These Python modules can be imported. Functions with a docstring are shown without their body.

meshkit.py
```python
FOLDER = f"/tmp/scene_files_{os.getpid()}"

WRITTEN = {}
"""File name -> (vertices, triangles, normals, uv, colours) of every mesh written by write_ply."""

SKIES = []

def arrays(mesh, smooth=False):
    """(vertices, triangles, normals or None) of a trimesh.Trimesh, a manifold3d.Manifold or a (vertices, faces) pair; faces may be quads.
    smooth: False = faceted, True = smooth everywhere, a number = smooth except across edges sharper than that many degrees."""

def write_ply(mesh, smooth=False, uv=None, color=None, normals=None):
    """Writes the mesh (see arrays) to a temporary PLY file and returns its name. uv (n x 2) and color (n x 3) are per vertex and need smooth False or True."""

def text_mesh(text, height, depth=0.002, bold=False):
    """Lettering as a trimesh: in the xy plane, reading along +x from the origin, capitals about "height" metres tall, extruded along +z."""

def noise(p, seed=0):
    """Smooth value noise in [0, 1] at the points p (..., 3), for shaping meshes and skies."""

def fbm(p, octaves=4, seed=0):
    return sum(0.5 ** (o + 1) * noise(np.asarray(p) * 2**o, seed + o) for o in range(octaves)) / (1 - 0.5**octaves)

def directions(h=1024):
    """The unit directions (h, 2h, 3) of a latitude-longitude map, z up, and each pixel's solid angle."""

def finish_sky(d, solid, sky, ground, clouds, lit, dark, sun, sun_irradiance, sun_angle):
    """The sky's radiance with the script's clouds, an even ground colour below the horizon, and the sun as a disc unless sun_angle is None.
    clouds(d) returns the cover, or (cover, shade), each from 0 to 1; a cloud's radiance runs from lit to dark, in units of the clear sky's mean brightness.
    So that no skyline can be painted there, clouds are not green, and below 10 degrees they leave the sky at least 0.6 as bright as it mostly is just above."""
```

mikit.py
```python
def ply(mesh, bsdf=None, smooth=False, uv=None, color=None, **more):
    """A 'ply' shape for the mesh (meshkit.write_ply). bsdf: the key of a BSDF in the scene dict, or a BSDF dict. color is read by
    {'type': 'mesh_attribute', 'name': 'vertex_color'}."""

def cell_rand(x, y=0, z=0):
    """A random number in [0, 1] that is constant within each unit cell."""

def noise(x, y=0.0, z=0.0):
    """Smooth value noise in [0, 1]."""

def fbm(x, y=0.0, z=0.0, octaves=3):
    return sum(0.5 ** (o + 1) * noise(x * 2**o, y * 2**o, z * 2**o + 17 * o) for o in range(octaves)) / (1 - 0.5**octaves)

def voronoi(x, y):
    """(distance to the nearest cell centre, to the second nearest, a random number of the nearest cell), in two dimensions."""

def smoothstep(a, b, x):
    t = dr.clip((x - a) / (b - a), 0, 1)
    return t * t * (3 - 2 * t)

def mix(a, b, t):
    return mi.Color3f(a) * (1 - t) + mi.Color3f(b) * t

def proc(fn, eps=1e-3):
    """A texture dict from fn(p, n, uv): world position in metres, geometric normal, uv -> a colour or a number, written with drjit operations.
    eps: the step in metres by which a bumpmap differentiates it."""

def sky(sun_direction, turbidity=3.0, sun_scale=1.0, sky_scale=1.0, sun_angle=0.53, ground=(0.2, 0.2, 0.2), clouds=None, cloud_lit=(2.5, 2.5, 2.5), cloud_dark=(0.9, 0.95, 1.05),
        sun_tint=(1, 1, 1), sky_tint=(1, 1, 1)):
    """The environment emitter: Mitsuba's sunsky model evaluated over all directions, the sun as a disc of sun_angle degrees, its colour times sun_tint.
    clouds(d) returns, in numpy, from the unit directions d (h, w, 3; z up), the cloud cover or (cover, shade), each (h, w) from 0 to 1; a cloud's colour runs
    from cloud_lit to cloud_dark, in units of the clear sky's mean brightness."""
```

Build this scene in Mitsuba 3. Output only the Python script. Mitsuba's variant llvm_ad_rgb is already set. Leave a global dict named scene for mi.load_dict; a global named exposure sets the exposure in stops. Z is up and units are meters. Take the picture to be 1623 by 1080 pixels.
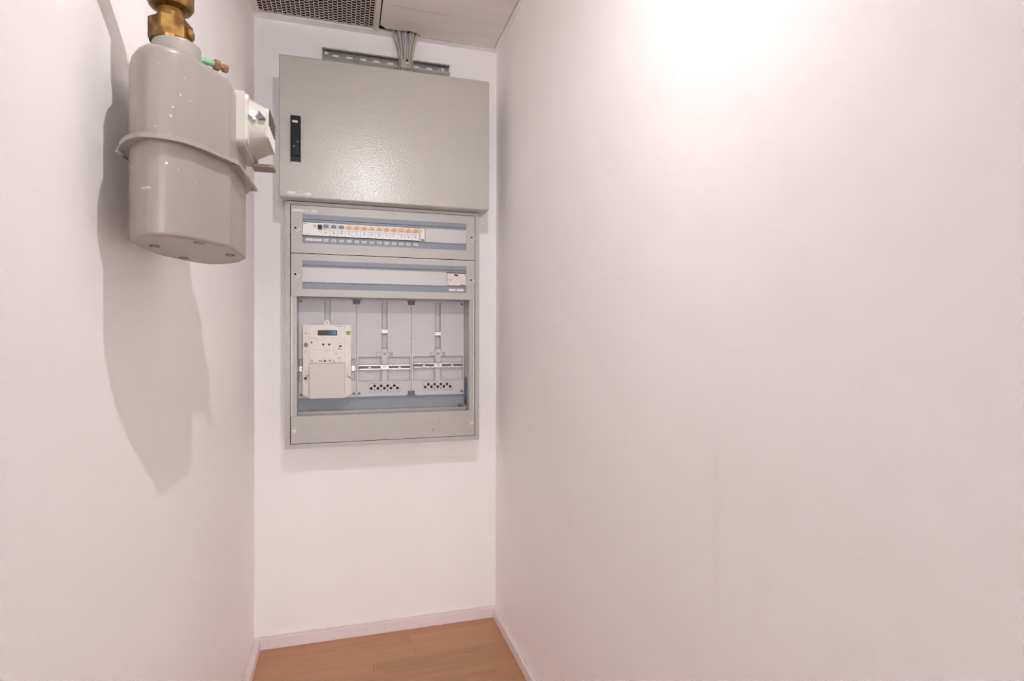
import math, random
import numpy as np, trimesh, mitsuba as mi, mikit, meshkit
from shapely.geometry import Polygon, Point, box as sbox
from shapely.ops import unary_union
T = mi.ScalarTransform4f
random.seed(4)
rng = np.random.default_rng(4)

scene, labels = {}, {}
# ------------------------------------------------------------------ camera, lights, exposure
EYE = np.array([0.0, 0.0, 1.296])
YAW, PITCH, ROLL, FOCAL = 0.2868, -0.0045, 0.0020, 897.752
_F = np.array([math.sin(YAW) * math.cos(PITCH), math.cos(YAW) * math.cos(PITCH), math.sin(PITCH)])
_r = np.array([math.cos(YAW), -math.sin(YAW), 0.0])
_u = np.cross(_r, _F)
_U = -_r * math.sin(ROLL) + _u * math.cos(ROLL)
scene['camera'] = {'type': 'perspective', 'fov': math.degrees(2 * math.atan(811.5 / FOCAL)), 'fov_axis': 'x',
                   'near_clip': 0.02, 'far_clip': 50.0,
                   'to_world': T().look_at(origin=EYE.tolist(), target=(EYE + _F).tolist(), up=_U.tolist())}
exposure = -0.05
BULB_AT, SPOT_AIM = np.array([0.16, 0.50, 2.386]), np.array([0.28, 2.00, -1.60])     # unseen spotlight, out of view above, aimed to light cabinets and side walls
SPOT_I, GLOW_RAD = (2.85, 2.83, 2.82), (24.0, 24.0, 24.0)
FILL_WINDOW_RAD = (21.3, 21.4, 21.8)                                              # added glowing window in the hallway, fill light for the end wall

# ------------------------------------------------------------------ materials
def rgb(c): return {'type': 'rgb', 'value': [float(x) for x in c]}
def s2l(*c): return [((x / 255 + 0.055) / 1.055) ** 2.4 if x > 10 else x / 255 / 12.92 for x in c]
def pri(color, rough=0.5, metal=0.0, spec=0.5, **k):
    c = color if isinstance(color, dict) else rgb(color)
    return {'type': 'principled', 'base_color': c, 'roughness': rough, 'metallic': metal, 'specular': spec, **k}
def two(b): return {'type': 'twosided', 'b': b}
def mat(name, b): scene[name] = b

WALL = (0.888, 0.864, 0.864)
def wall_color(p, n, uv):
    cloud = mikit.fbm(p.x * 2.1, p.y * 2.1, p.z * 1.3, octaves=3)
    return mikit.mix(mi.Color3f(*WALL) * 0.975, mi.Color3f(*WALL) * 1.01, cloud)
def wall_bump(p, n, uv):
    a = mikit.fbm(p.x * 9, p.y * 9, p.z * 9, octaves=3) * 0.9
    b = mikit.noise(p.x * 120, p.y * 120, p.z * 120) * 0.05
    ridge = mikit.smoothstep(0.70, 0.80, mikit.fbm(p.x * 7 + 3, p.y * 7, p.z * 22, octaves=2)) * 0.25
    return a + b + ridge
def right_wall_color(p, n, uv):
    base = wall_color(p, n, uv)
    # the faint vertical run-down stain on the wall
    w = dr_exp(-((p.y - 0.915 - 0.008 * mikit.noise(p.z * 11.0)) / 0.013) ** 2) * mikit.smoothstep(0.70, 0.86, p.z) * mikit.smoothstep(1.16, 1.02, p.z)
    return mikit.mix(base, mi.Color3f(0.70, 0.62, 0.59), w * 0.13)
import drjit as dr
def dr_exp(x): return dr.exp(x)
def plaster(colfn):
    return two({'type': 'bumpmap', 'arbitrary': mikit.proc(wall_bump, eps=2e-3), 'scale': 0.0022,
                'bsdf': pri(mikit.proc(colfn), 0.55, spec=0.25)})
mat('m_wall', plaster(wall_color))
mat('m_wall_right', plaster(right_wall_color))
mat('m_trim', two(pri(s2l(226, 216, 218), 0.35, spec=0.5)))
mat('m_caulk', two(pri(s2l(222, 205, 190), 0.6, spec=0.2)))

def wood(seed, tone):
    def fn(p, n, uv):
        y = p.y + 0.006 * mikit.noise(p.x * 5 + seed, p.y * 3)
        g = mikit.fbm(p.x * 4 + seed, y * 95, seed, octaves=3)
        fine = mikit.noise(p.x * 26 + seed, y * 420, seed)
        big = mikit.fbm(p.x * 1.6 + seed * 3, y * 14, seed, octaves=2)
        c = mikit.mix(mi.Color3f(0.345, 0.162, 0.080), mi.Color3f(0.525, 0.268, 0.142), g * 0.55 + big * 0.45)
        return mi.Color3f(c) * (0.93 + 0.12 * fine) * tone
    return two(pri(mikit.proc(fn), 0.38, spec=0.45))
for i, t in enumerate((0.99, 1.03, 1.06)): mat(f'm_wood_{i}', wood(3.7 * i + 1, t))
mat('m_dark', two(pri((0.012, 0.010, 0.009), 0.8, spec=0.2)))
mat('m_void', two(pri((0.10, 0.075, 0.065), 0.9, spec=0.1)))
mat('m_slab', two(pri((0.25, 0.16, 0.10), 0.8)))

def panel_color(p, n, uv):
    g = mikit.fbm(p.x * 3.2, p.y * 34 + 2.2 * mikit.noise(p.x * 5, p.y * 2), 4, octaves=3)
    warp = p.y + 0.02 * mikit.noise(p.x * 8, 2.0) - 0.10 * (p.x - 0.15) * 0.25
    stain = dr.exp(-((warp - 2.315) / 0.006) ** 2) * mikit.smoothstep(0.16, 0.20, p.x) * mikit.smoothstep(0.47, 0.36, p.x)
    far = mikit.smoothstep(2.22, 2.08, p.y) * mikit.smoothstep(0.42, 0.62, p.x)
    c = mikit.mix(mi.Color3f(0.79, 0.725, 0.68), mi.Color3f(0.86, 0.805, 0.77), g)
    c = mikit.mix(c, mi.Color3f(0.56, 0.42, 0.33), stain * 0.38)
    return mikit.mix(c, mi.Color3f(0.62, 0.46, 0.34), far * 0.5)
mat('m_panel', two(pri(mikit.proc(panel_color), 0.5, spec=0.3)))
mat('m_grille', two(pri(s2l(222, 212, 204), 0.4, metal=0.0, spec=0.6)))

# powder-coated sheet steel: fine orange peel
DOOR_TEXTURE = 0.00048
def peel(p, n, uv): return mikit.noise(p.x * 210, p.y * 210, p.z * 210) + 0.35 * mikit.noise(p.x * 520, p.y * 520, p.z * 520)
def coat(c, rough, scale, spec=0.5):
    return two({'type': 'bumpmap', 'arbitrary': mikit.proc(peel, eps=4e-4), 'scale': scale, 'bsdf': pri(c, rough, spec=spec)})
mat('m_coat', coat(s2l(174, 170, 164), 0.24, 0.00055))
mat('m_coat_lower', coat(s2l(170, 168, 165), 0.30, 0.00028))
mat('m_coat_plain', two(pri(s2l(174, 170, 164), 0.27, spec=0.55)))
mat('m_cover', two(pri(s2l(172, 168, 164), 0.38, spec=0.45)))
mat('m_profile', two(pri(s2l(187, 184, 180), 0.3, spec=0.6)))
mat('m_board', two(pri(s2l(193, 188, 190), 0.42, spec=0.4)))
mat('m_board_line', two(pri(s2l(118, 113, 114), 0.5, spec=0.3)))
mat('m_strip', two(pri(s2l(124, 129, 139), 0.4, spec=0.4)))
mat('m_strip_light', two(pri(s2l(142, 145, 153), 0.4, spec=0.4)))
mat('m_blank', two(pri(s2l(186, 182, 182), 0.35, spec=0.5)))
mat('m_white', two(pri(s2l(213, 210, 208), 0.35, spec=0.5)))
mat('m_cream', two(pri(s2l(206, 197, 190), 0.36, spec=0.5)))
mat('m_cream_dark', two(pri(s2l(197, 188, 181), 0.4, spec=0.4)))
mat('m_paper', two(pri(s2l(215, 213, 215), 0.5, spec=0.2)))
mat('m_ink', two(pri((0.03, 0.03, 0.032), 0.6, spec=0.2)))
mat('m_ink_soft', two(pri((0.26, 0.24, 0.23), 0.6, spec=0.2)))
mat('m_black', two(pri((0.008, 0.0075, 0.0075), 0.35, spec=0.25)))
mat('m_grey_toggle', two(pri(s2l(92, 96, 104), 0.4, spec=0.5)))
mat('m_orange', two(pri(s2l(199, 143, 69), 0.38, spec=0.5)))
mat('m_yellow', two(pri(s2l(202, 154, 53), 0.35, spec=0.5)))
mat('m_blue', two(pri(s2l(40, 70, 140), 0.4, spec=0.4)))
mat('m_sticker', two(pri(s2l(96, 104, 138), 0.4, spec=0.4)))
mat('m_sticker_dark', two(pri(s2l(60, 62, 84), 0.4, spec=0.4)))
mat('m_green', two(pri(s2l(110, 150, 40), 0.4, spec=0.4)))
mat('m_red', two(pri(s2l(150, 22, 20), 0.4, spec=0.5)))
mat('m_lens', two(pri((0.012, 0.014, 0.013), 0.3, spec=0.2)))
def lcd(p, n, uv):
    t = mikit.smoothstep(-0.085, -0.035, p.x)
    return mikit.mix(mi.Color3f(0.035, 0.055, 0.035), mi.Color3f(0.09, 0.20, 0.36), t * t)
mat('m_lcd', two(pri(mikit.proc(lcd), 0.35, spec=0.15)))
mat('m_steel', two({'type': 'roughconductor', 'alpha': 0.28, 'specular_reflectance': rgb((0.66, 0.64, 0.62)), 'material': 'none'}))
mat('m_steel_dull', two(pri((0.40, 0.375, 0.355), 0.45, metal=0.7)))
def zinc(p, n, uv):
    a = mikit.fbm(p.x * 60, p.y * 60, p.z * 60, octaves=2)
    return mikit.mix(mi.Color3f(0.36, 0.335, 0.315), mi.Color3f(0.52, 0.49, 0.465), a)
mat('m_zinc', two(pri(mikit.proc(zinc), 0.36, metal=0.75)))
mat('m_cable', two(pri(s2l(178, 168, 160), 0.42, spec=0.5)))
mat('m_cable_blue', two(pri(s2l(160, 172, 192), 0.35, spec=0.5)))
def brass(p, n, uv):
    a = mikit.fbm(p.x * 70, p.y * 70, p.z * 45, octaves=3)
    return mikit.mix(mi.Color3f(0.13, 0.062, 0.020), mi.Color3f(0.42, 0.235, 0.075), mikit.smoothstep(0.25, 0.75, a))
mat('m_brass', two(pri(mikit.proc(brass), 0.33, metal=0.85)))
mat('m_copper', two(pri((0.36, 0.19, 0.11), 0.4, metal=0.7)))
mat('m_green_wire', two(pri((0.16, 0.36, 0.20), 0.45)))
def paint_spots(p, n, uv):
    d1, d2, r = mikit.voronoi(p.y * 46 + p.x * 30, p.z * 46)
    size = 0.035 + 0.16 * dr.maximum(r - 0.50, 0)
    spot = dr.select(r > 0.50, mikit.smoothstep(size, size * 0.6, d1), 0)
    left = mikit.smoothstep(1.02, 0.90, p.y + 0.05 * mikit.noise(p.z * 20))
    shade = 0.97 + 0.05 * mikit.fbm(p.x * 12, p.y * 12, p.z * 12, octaves=2)
    return mikit.mix(mi.Color3f(*s2l(146, 138, 130)) * shade, mi.Color3f(0.80, 0.77, 0.75), spot * left)
mat('m_gas', two(pri(mikit.proc(paint_spots), 0.34, spec=0.5)))
mat('m_gas_plain', two(pri(s2l(149, 142, 134), 0.36, spec=0.5)))
mat('m_screw', two(pri((0.13, 0.12, 0.115), 0.5, spec=0.4)))
mat('m_counter', two(pri(s2l(176, 170, 161), 0.34, spec=0.5)))
mat('m_counter_under', two(pri(s2l(128, 112, 96), 0.45)))
mat('m_hall', two(pri((0.82, 0.815, 0.82), 0.6, spec=0.2)))
mat('m_hall_floor', two(pri((0.45, 0.43, 0.42), 0.5)))
mat('m_lampholder', two(pri((0.85, 0.85, 0.84), 0.4)))

# ------------------------------------------------------------------ mesh helpers
def bx(x0, x1, y0, y1, z0, z1, b=0.0):
    """a box, its edges chamfered by b"""
    if b <= 0:
        m = trimesh.creation.box((x1 - x0, y1 - y0, z1 - z0))
        m.apply_translation(((x0 + x1) / 2, (y0 + y1) / 2, (z0 + z1) / 2))
        return m
    b = min(b, 0.49 * min(x1 - x0, y1 - y0, z1 - z0))
    pts = []
    for X, sx in ((x0, 1), (x1, -1)):
        for Y, sy in ((y0, 1), (y1, -1)):
            for Z, sz in ((z0, 1), (z1, -1)):
                pts += [(X, Y + sy * b, Z + sz * b), (X + sx * b, Y, Z + sz * b), (X + sx * b, Y + sy * b, Z)]
    return trimesh.convex.convex_hull(np.array(pts))
def cyl(p0, p1, r, n=20, r1=None):
    p0, p1 = np.asarray(p0, float), np.asarray(p1, float)
    a = p1 - p0; L = np.linalg.norm(a); a = a / L
    x = np.cross(a, [0, 0, 1] if abs(a[2]) < 0.9 else [1, 0, 0]); x /= np.linalg.norm(x); y = np.cross(a, x)
    t = np.arange(n) * 2 * math.pi / n
    ring = np.cos(t)[:, None] * x + np.sin(t)[:, None] * y
    v = np.vstack([p0 + ring * r, p1 + ring * (r if r1 is None else r1), [p0], [p1]])
    i = np.arange(n); j = (i + 1) % n
    f = np.vstack([np.stack([i, j, j + n], 1), np.stack([i, j + n, i + n], 1), np.stack([j, i, i * 0 + 2 * n], 1), np.stack([i + n, j + n, i * 0 + 2 * n + 1], 1)])
    return trimesh.Trimesh(v, f, process=False)
def tube(path, r, n=10):
    path = np.asarray(path, float); k = len(path)
    tan = np.gradient(path, axis=0); tan /= np.linalg.norm(tan, axis=1, keepdims=True)
    ref = np.array([1.0, 0, 0]) if abs(tan[0][0]) < 0.8 else np.array([0, 1.0, 0])
    t = np.arange(n) * 2 * math.pi / n; V = []
    for p, a in zip(path, tan):
        x = ref - a * (ref @ a); x /= np.linalg.norm(x); ref = x; y = np.cross(a, x)
        V.append(p + r * (np.cos(t)[:, None] * x + np.sin(t)[:, None] * y))
    v = np.vstack(V + [[path[0]], [path[-1]]]); F = []
    i = np.arange(n); j = (i + 1) % n
    for s in range(k - 1):
        a, b = s * n, (s + 1) * n
        F += [np.stack([a + i, a + j, b + j], 1), np.stack([a + i, b + j, b + i], 1)]
    F += [np.stack([j, i, i * 0 + k * n], 1), np.stack([(k - 1) * n + i, (k - 1) * n + j, i * 0 + k * n + 1], 1)]
    return trimesh.Trimesh(v, np.vstack(F), process=False)
def ext_y(poly, y0, y1):
    """a shapely polygon in (X, z), pushed through from y0 to y1"""
    polys = getattr(poly, 'geoms', [poly]); out = []
    for g in polys:
        m = trimesh.creation.extrude_polygon(g, y1 - y0, engine='earcut')
        v = np.array(m.vertices); w = np.stack([v[:, 0], y1 - v[:, 2], v[:, 1]], 1)
        out.append(trimesh.Trimesh(w, m.faces, process=False))
    return cat(out)
def ext_z(poly, z0, z1):
    out = []
    for g in getattr(poly, 'geoms', [poly]):
        m = trimesh.creation.extrude_polygon(g, z1 - z0, engine='earcut'); m.apply_translation((0, 0, z0)); out.append(m)
    return cat(out)
def ext_x(poly, x0, x1):
    """a shapely polygon in (Y, z), pushed through from x0 to x1"""
    m = trimesh.creation.extrude_polygon(poly, x1 - x0, engine='earcut')
    v = np.array(m.vertices)
    return trimesh.Trimesh(np.stack([x0 + v[:, 2], v[:, 0], v[:, 1]], 1), m.faces, process=False)
def cat(ms):
    ms = [m for m in (ms if isinstance(ms, (list, tuple)) else [ms])]
    return ms[0] if len(ms) == 1 else trimesh.util.concatenate(ms)
def lathe(profile, at, n=40):
    """profile [(r, z), ...] about a vertical axis through at = (x, y)"""
    t = np.arange(n) * 2 * math.pi / n; V, F = [], []
    for r, z in profile: V.append(np.stack([at[0] + r * np.cos(t), at[1] + r * np.sin(t), t * 0 + z], 1))
    i = np.arange(n); j = (i + 1) % n
    for s in range(len(profile) - 1):
        a, b = s * n, (s + 1) * n
        F += [np.stack([a + i, a + j, b + j], 1), np.stack([a + i, b + j, b + i], 1)]
    return trimesh.Trimesh(np.vstack(V), np.vstack(F), process=False)
def put(key, mesh, m, smooth=False, **lab):
    base, k = key, 0
    while key in scene: k += 1; key = f'{base}_{k:03d}'
    scene[key] = mikit.ply(cat(mesh), m, smooth)
    if lab: labels[key] = lab
    if key.rstrip('_0123456789').endswith(('print', 'rating', 'seal_wire', 'paint_chip', 'cable_hole', 'handle__mark', 'handle__lock', 'frame__gap')): labels.setdefault(key, {})['kind'] = 'stuff'
    return key
def thing(key, label, category, group=None):
    base, k = key, 0
    while key in labels: k += 1; key = f'{base}_{k:03d}'
    labels[key] = {'label': label, 'category': category}
    if group: labels[key]['group'] = group
    return key
def struct(key, mesh, m, label=None, category='structure', smooth=False):
    k = put(key, mesh, m, smooth)
    labels[k] = {'kind': 'structure', 'label': label or key.replace('_', ' '), 'category': category}
    return k
def rect(x0, x1, z0, z1, r=0.0):
    return sbox(x0, z0, x1, z1) if r <= 0 else sbox(x0 + r, z0 + r, x1 - r, z1 - r).buffer(r, quad_segs=4)

# ------------------------------------------------------------------ the room
XL, XR, YB, ZC, YF = -0.3595, 0.6743, 2.55, 2.619, -0.62
struct('floor', bx(XL - 0.1, XR + 0.1, YF, YB + 0.1, -0.06, -0.0085), 'm_slab', 'brown wooden strip floor of the narrow closet', 'floor')
# laminate strips: rows along x, each strip a piece of the floor
edges = [2.548, 2.491] + [2.491 - 0.088 * k for k in range(1, 36)]
joints = {1: [0.270]}
for row in range(len(edges) - 1):
    y1, y0 = edges[row], max(edges[row + 1], YF)
    if y1 <= YF + 0.01: break
    cuts = joints.get(row) or [XL + 0.18 + (0.37 * row * 1.7) % 0.80]
    xs = [XL - 0.005] + [c for c in cuts if XL + 0.05 < c < XR - 0.05] + [XR + 0.005]
    for a, b in zip(xs[:-1], xs[1:]):
        g = 0.0003
        put('floor__plank', bx(a + g, b - g, y0 + g * 0.5, y1 - g * 0.5, -0.0085, 0.0, 0.0004), f'm_wood_{rng.integers(3)}')

struct('wall_left', bx(XL - 0.1, XL, YF - 0.1, YB + 0.1, -0.06, 2.95), 'm_wall', 'white plastered wall on the left, behind the gas meter', 'wall')
struct('wall_right', bx(XR, XR + 0.1, YF - 0.1, YB + 0.1, -0.06, 2.95), 'm_wall_right', 'long white plastered wall on the right, bare', 'wall')
struct('wall_back', bx(XL - 0.1, XR + 0.1, YB, YB + 0.1, -0.06, 2.95), 'm_wall', 'narrow white end wall behind the two grey cabinets', 'wall')
# the wall with the doorway behind the camera
fw = unary_union([sbox(XL - 1.2, 0, XR + 1.2, 2.7)]).difference(sbox(-0.24, -0.1, 0.56, 2.05))
struct('wall_front', ext_y(fw, YF - 0.1, YF), 'm_hall', 'wall with the doorway opposite the cabinets', 'wall')
# unseen hallway behind the doorway, lengthened to light the end wall head-on
HZ = 2.6
hx0, hx1, hy0, hy1 = XL - 0.35, XR + 0.35, -4.30, YF - 0.1
struct('wall_hall_end', bx(hx0, hx1, hy0 - 0.05, hy0, 0, HZ + 0.05), 'm_hall', 'white end wall of the unseen hallway outside the closet', 'wall')
struct('wall_hall_left', bx(hx0 - 0.05, hx0, hy0, hy1, 0, HZ + 0.05), 'm_hall', 'white left wall of the unseen hallway outside the closet', 'wall')
struct('wall_hall_right', bx(hx1, hx1 + 0.05, hy0, hy1, 0, HZ + 0.05), 'm_hall', 'white right wall of the unseen hallway outside the closet', 'wall')
struct('ceiling_hall', bx(hx0, hx1, hy0, hy1, HZ, HZ + 0.05), 'm_hall', 'white ceiling of the unseen hallway outside the closet', 'ceiling')
struct('floor_hall', bx(hx0, hx1, hy0, YF, -0.06, 0.0), 'm_hall_floor', 'pale floor of the unseen hallway, kept grey so bounced light stays neutral', 'floor')

# skirting boards
struct('baseboard_back', [bx(XL, XR, 2.533, YB, 0, 0.046, 0.002)], 'm_trim', 'white skirting board along the end wall', 'baseboard')
for x_ in (-0.305, 0.0925, 0.170): put('baseboard_back__nail', cyl((x_, 2.5322, 0.022), (x_, 2.5340, 0.022), 0.0016, 8), 'm_ink_soft')
struct('baseboard_left', [bx(XL, -0.334, YF, 2.534, 0, 0.046, 0.003)], 'm_trim', 'white skirting board along the left wall', 'baseboard')
struct('baseboard_right', [bx(0.6575, XR, YF, 2.534, 0, 0.046, 0.003)], 'm_trim', 'white skirting board along the right wall', 'baseboard')
struct('trim_1', [cyl((XL + 0.02, 2.5475, 0.047), (XR - 0.015, 2.5475, 0.047), 0.0035, 8), cyl((XL + 0.003, YF, 0.047), (XL + 0.003, 2.54, 0.047), 0.0035, 8)], 'm_caulk', 'cream sealant bead on top of the skirting boards', 'trim')

# ceiling: a plaster rim, in it a metal grille (left) and a painted board (right), dark space above
gx0, gx1 = -0.336, 0.116
hole_g = sbox(gx0, 1.30, gx1 + 0.002, 2.510)
hole_b = sbox(0.1395, 1.30, 0.6545, 2.5155)
rim = sbox(XL - 0.01, YF, XR + 0.01, YB + 0.01).difference(hole_g.union(sbox(gx1, 1.30, 0.1420, 2.510))).difference(hole_b)
struct('ceiling', ext_z(rim, ZC, ZC + 0.014), 'm_wall', 'white plastered ceiling edge around the grille and the board', 'ceiling')
struct('ceiling_void', [bx(XL - 0.05, XR + 0.05, YF, YB + 0.05, 2.93, 2.95), bx(XL - 0.01, XR + 0.01, YF, YF + 0.02, ZC + 0.014, 2.93)], 'm_void', 'dark space above the ceiling grille', 'ceiling')
# near-black sheet over the board stands for shade in the gaps round it
g = thing('ceiling_grille', 'grey metal mesh grille in the ceiling, left of the painted board', 'ceiling grille')
V = []
px_, py_ = 0.0180, 0.0185
cols = np.arange(gx0, gx1 + 0.001, px_)
ys = np.arange(1.31, 2.510, py_)
for i, x in enumerate(cols): V.append(bx(x - 0.0013, x + 0.0013, 1.30, 2.510, ZC + 0.004, ZC + 0.0075))
for i in range(len(cols) - 1):
    off = (i % 2) * 0.5 * py_
    for y in ys:
        V.append(bx(cols[i], cols[i + 1], y + off - 0.0010, y + off + 0.0010, ZC + 0.0062, ZC + 0.0085))
put(g + '__mesh', V, 'm_grille', label='staggered wire mesh of the ceiling grille', kind='stuff')
put(g + '__frame_bar', bx(gx1, gx1 + 0.021, 1.30, 2.514, ZC - 0.004, ZC + 0.012, 0.001), 'm_grille')
put(g + '__frame_bar', bx(gx0 - 0.022, gx0, 1.30, 2.510, ZC - 0.002, ZC + 0.012, 0.001), 'm_grille')
put(g + '__void_box', [bx(gx0 - 0.01, gx1 + 0.015, 1.30, 2.52, ZC + 0.085, ZC + 0.095), bx(gx0 - 0.01, gx1 + 0.015, 2.513, 2.523, ZC + 0.014, ZC + 0.09),
                   bx(gx1 + 0.008, gx1 + 0.018, 1.30, 2.52, ZC + 0.014, ZC + 0.09), bx(gx0 - 0.012, gx0 - 0.004, 1.30, 2.52, ZC + 0.014, ZC + 0.09)], 'm_void', label='dark brown box added to close the space above the mesh')  # added dark brown box, so the space above the mesh reads dark
board = Polygon([(0.1425, 1.305), (0.651, 1.305), (0.651, 2.5125), (0.3160, 2.5080), (0.3135, 2.494), (0.3070, 2.486), (0.270, 2.474), (0.262, 2.476), (0.235, 2.482), (0.190, 2.483), (0.165, 2.484), (0.155, 2.470), (0.1425, 2.462)])
b = thing('ceiling_board', 'white painted board in the ceiling with faint brown grain, beside the grille', 'ceiling board')
put(b + '__panel', ext_z(board, ZC, ZC + 0.012), 'm_panel')
put(b + '__gap_shade', bx(0.139, 0.672, 1.30, 2.549, ZC + 0.016, ZC + 0.02), 'm_dark', label='near-black sheet behind the board, standing for shade in the gap')

# ------------------------------------------------------------------ unseen lamp and added fill window
L = thing('unseen_lamp', 'unseen white spotlight under the closet ceiling, placed to light cabinets and walls', 'lamp')
_a = SPOT_AIM / np.linalg.norm(SPOT_AIM)
scene['unseen_lamp_beam'] = {'type': 'spot', 'intensity': rgb(SPOT_I), 'cutoff_angle': 72.0, 'beam_width': 28.0,
                           'to_world': T().look_at(origin=(BULB_AT + _a * 0.012).tolist(), target=(BULB_AT + _a).tolist(), up=[0, 0, 1])}
sp = cyl(BULB_AT, BULB_AT + _a * 0.004, 0.020, 24)
scene[L + '__bulb'] = {**mikit.ply(sp, 'm_lampholder'), 'emitter': {'type': 'area', 'radiance': rgb(GLOW_RAD)}}
put(L + '__head', [cyl(BULB_AT - _a * 0.075, BULB_AT - _a * 0.002, 0.014, 28, 0.026), cyl(BULB_AT - _a * 0.085, BULB_AT - _a * 0.075, 0.010, 20)], 'm_lampholder', 35)
_h = BULB_AT - _a * 0.080
put(L + '__cord', cyl((_h[0], _h[1], _h[2]), (_h[0], _h[1], ZC), 0.003, 10), 'm_lampholder')
W0 = (-0.35, 0.75, 0.85, 2.15)
fr = sbox(W0[0] - 0.06, W0[2] - 0.06, W0[1] + 0.06, W0[3] + 0.06).difference(unary_union([sbox(W0[0], W0[2], 0.175, W0[3]), sbox(0.225, W0[2], W0[1], W0[3])]))
struct('window_1', ext_y(fr, hy0 + 0.001, hy0 + 0.05), 'm_trim', 'added white window frame round the glowing fill pane behind the camera', 'window')
wp = trimesh.Trimesh([[W0[0], hy0 + 0.02, W0[2]], [W0[1], hy0 + 0.02, W0[2]], [W0[1], hy0 + 0.02, W0[3]], [W0[0], hy0 + 0.02, W0[3]]], [[0, 2, 1], [0, 3, 2]], process=False)
scene['window_1__pane'] = {**mikit.ply(wp, 'm_lampholder'), 'emitter': {'type': 'area', 'radiance': rgb(FILL_WINDOW_RAD)}}

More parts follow.
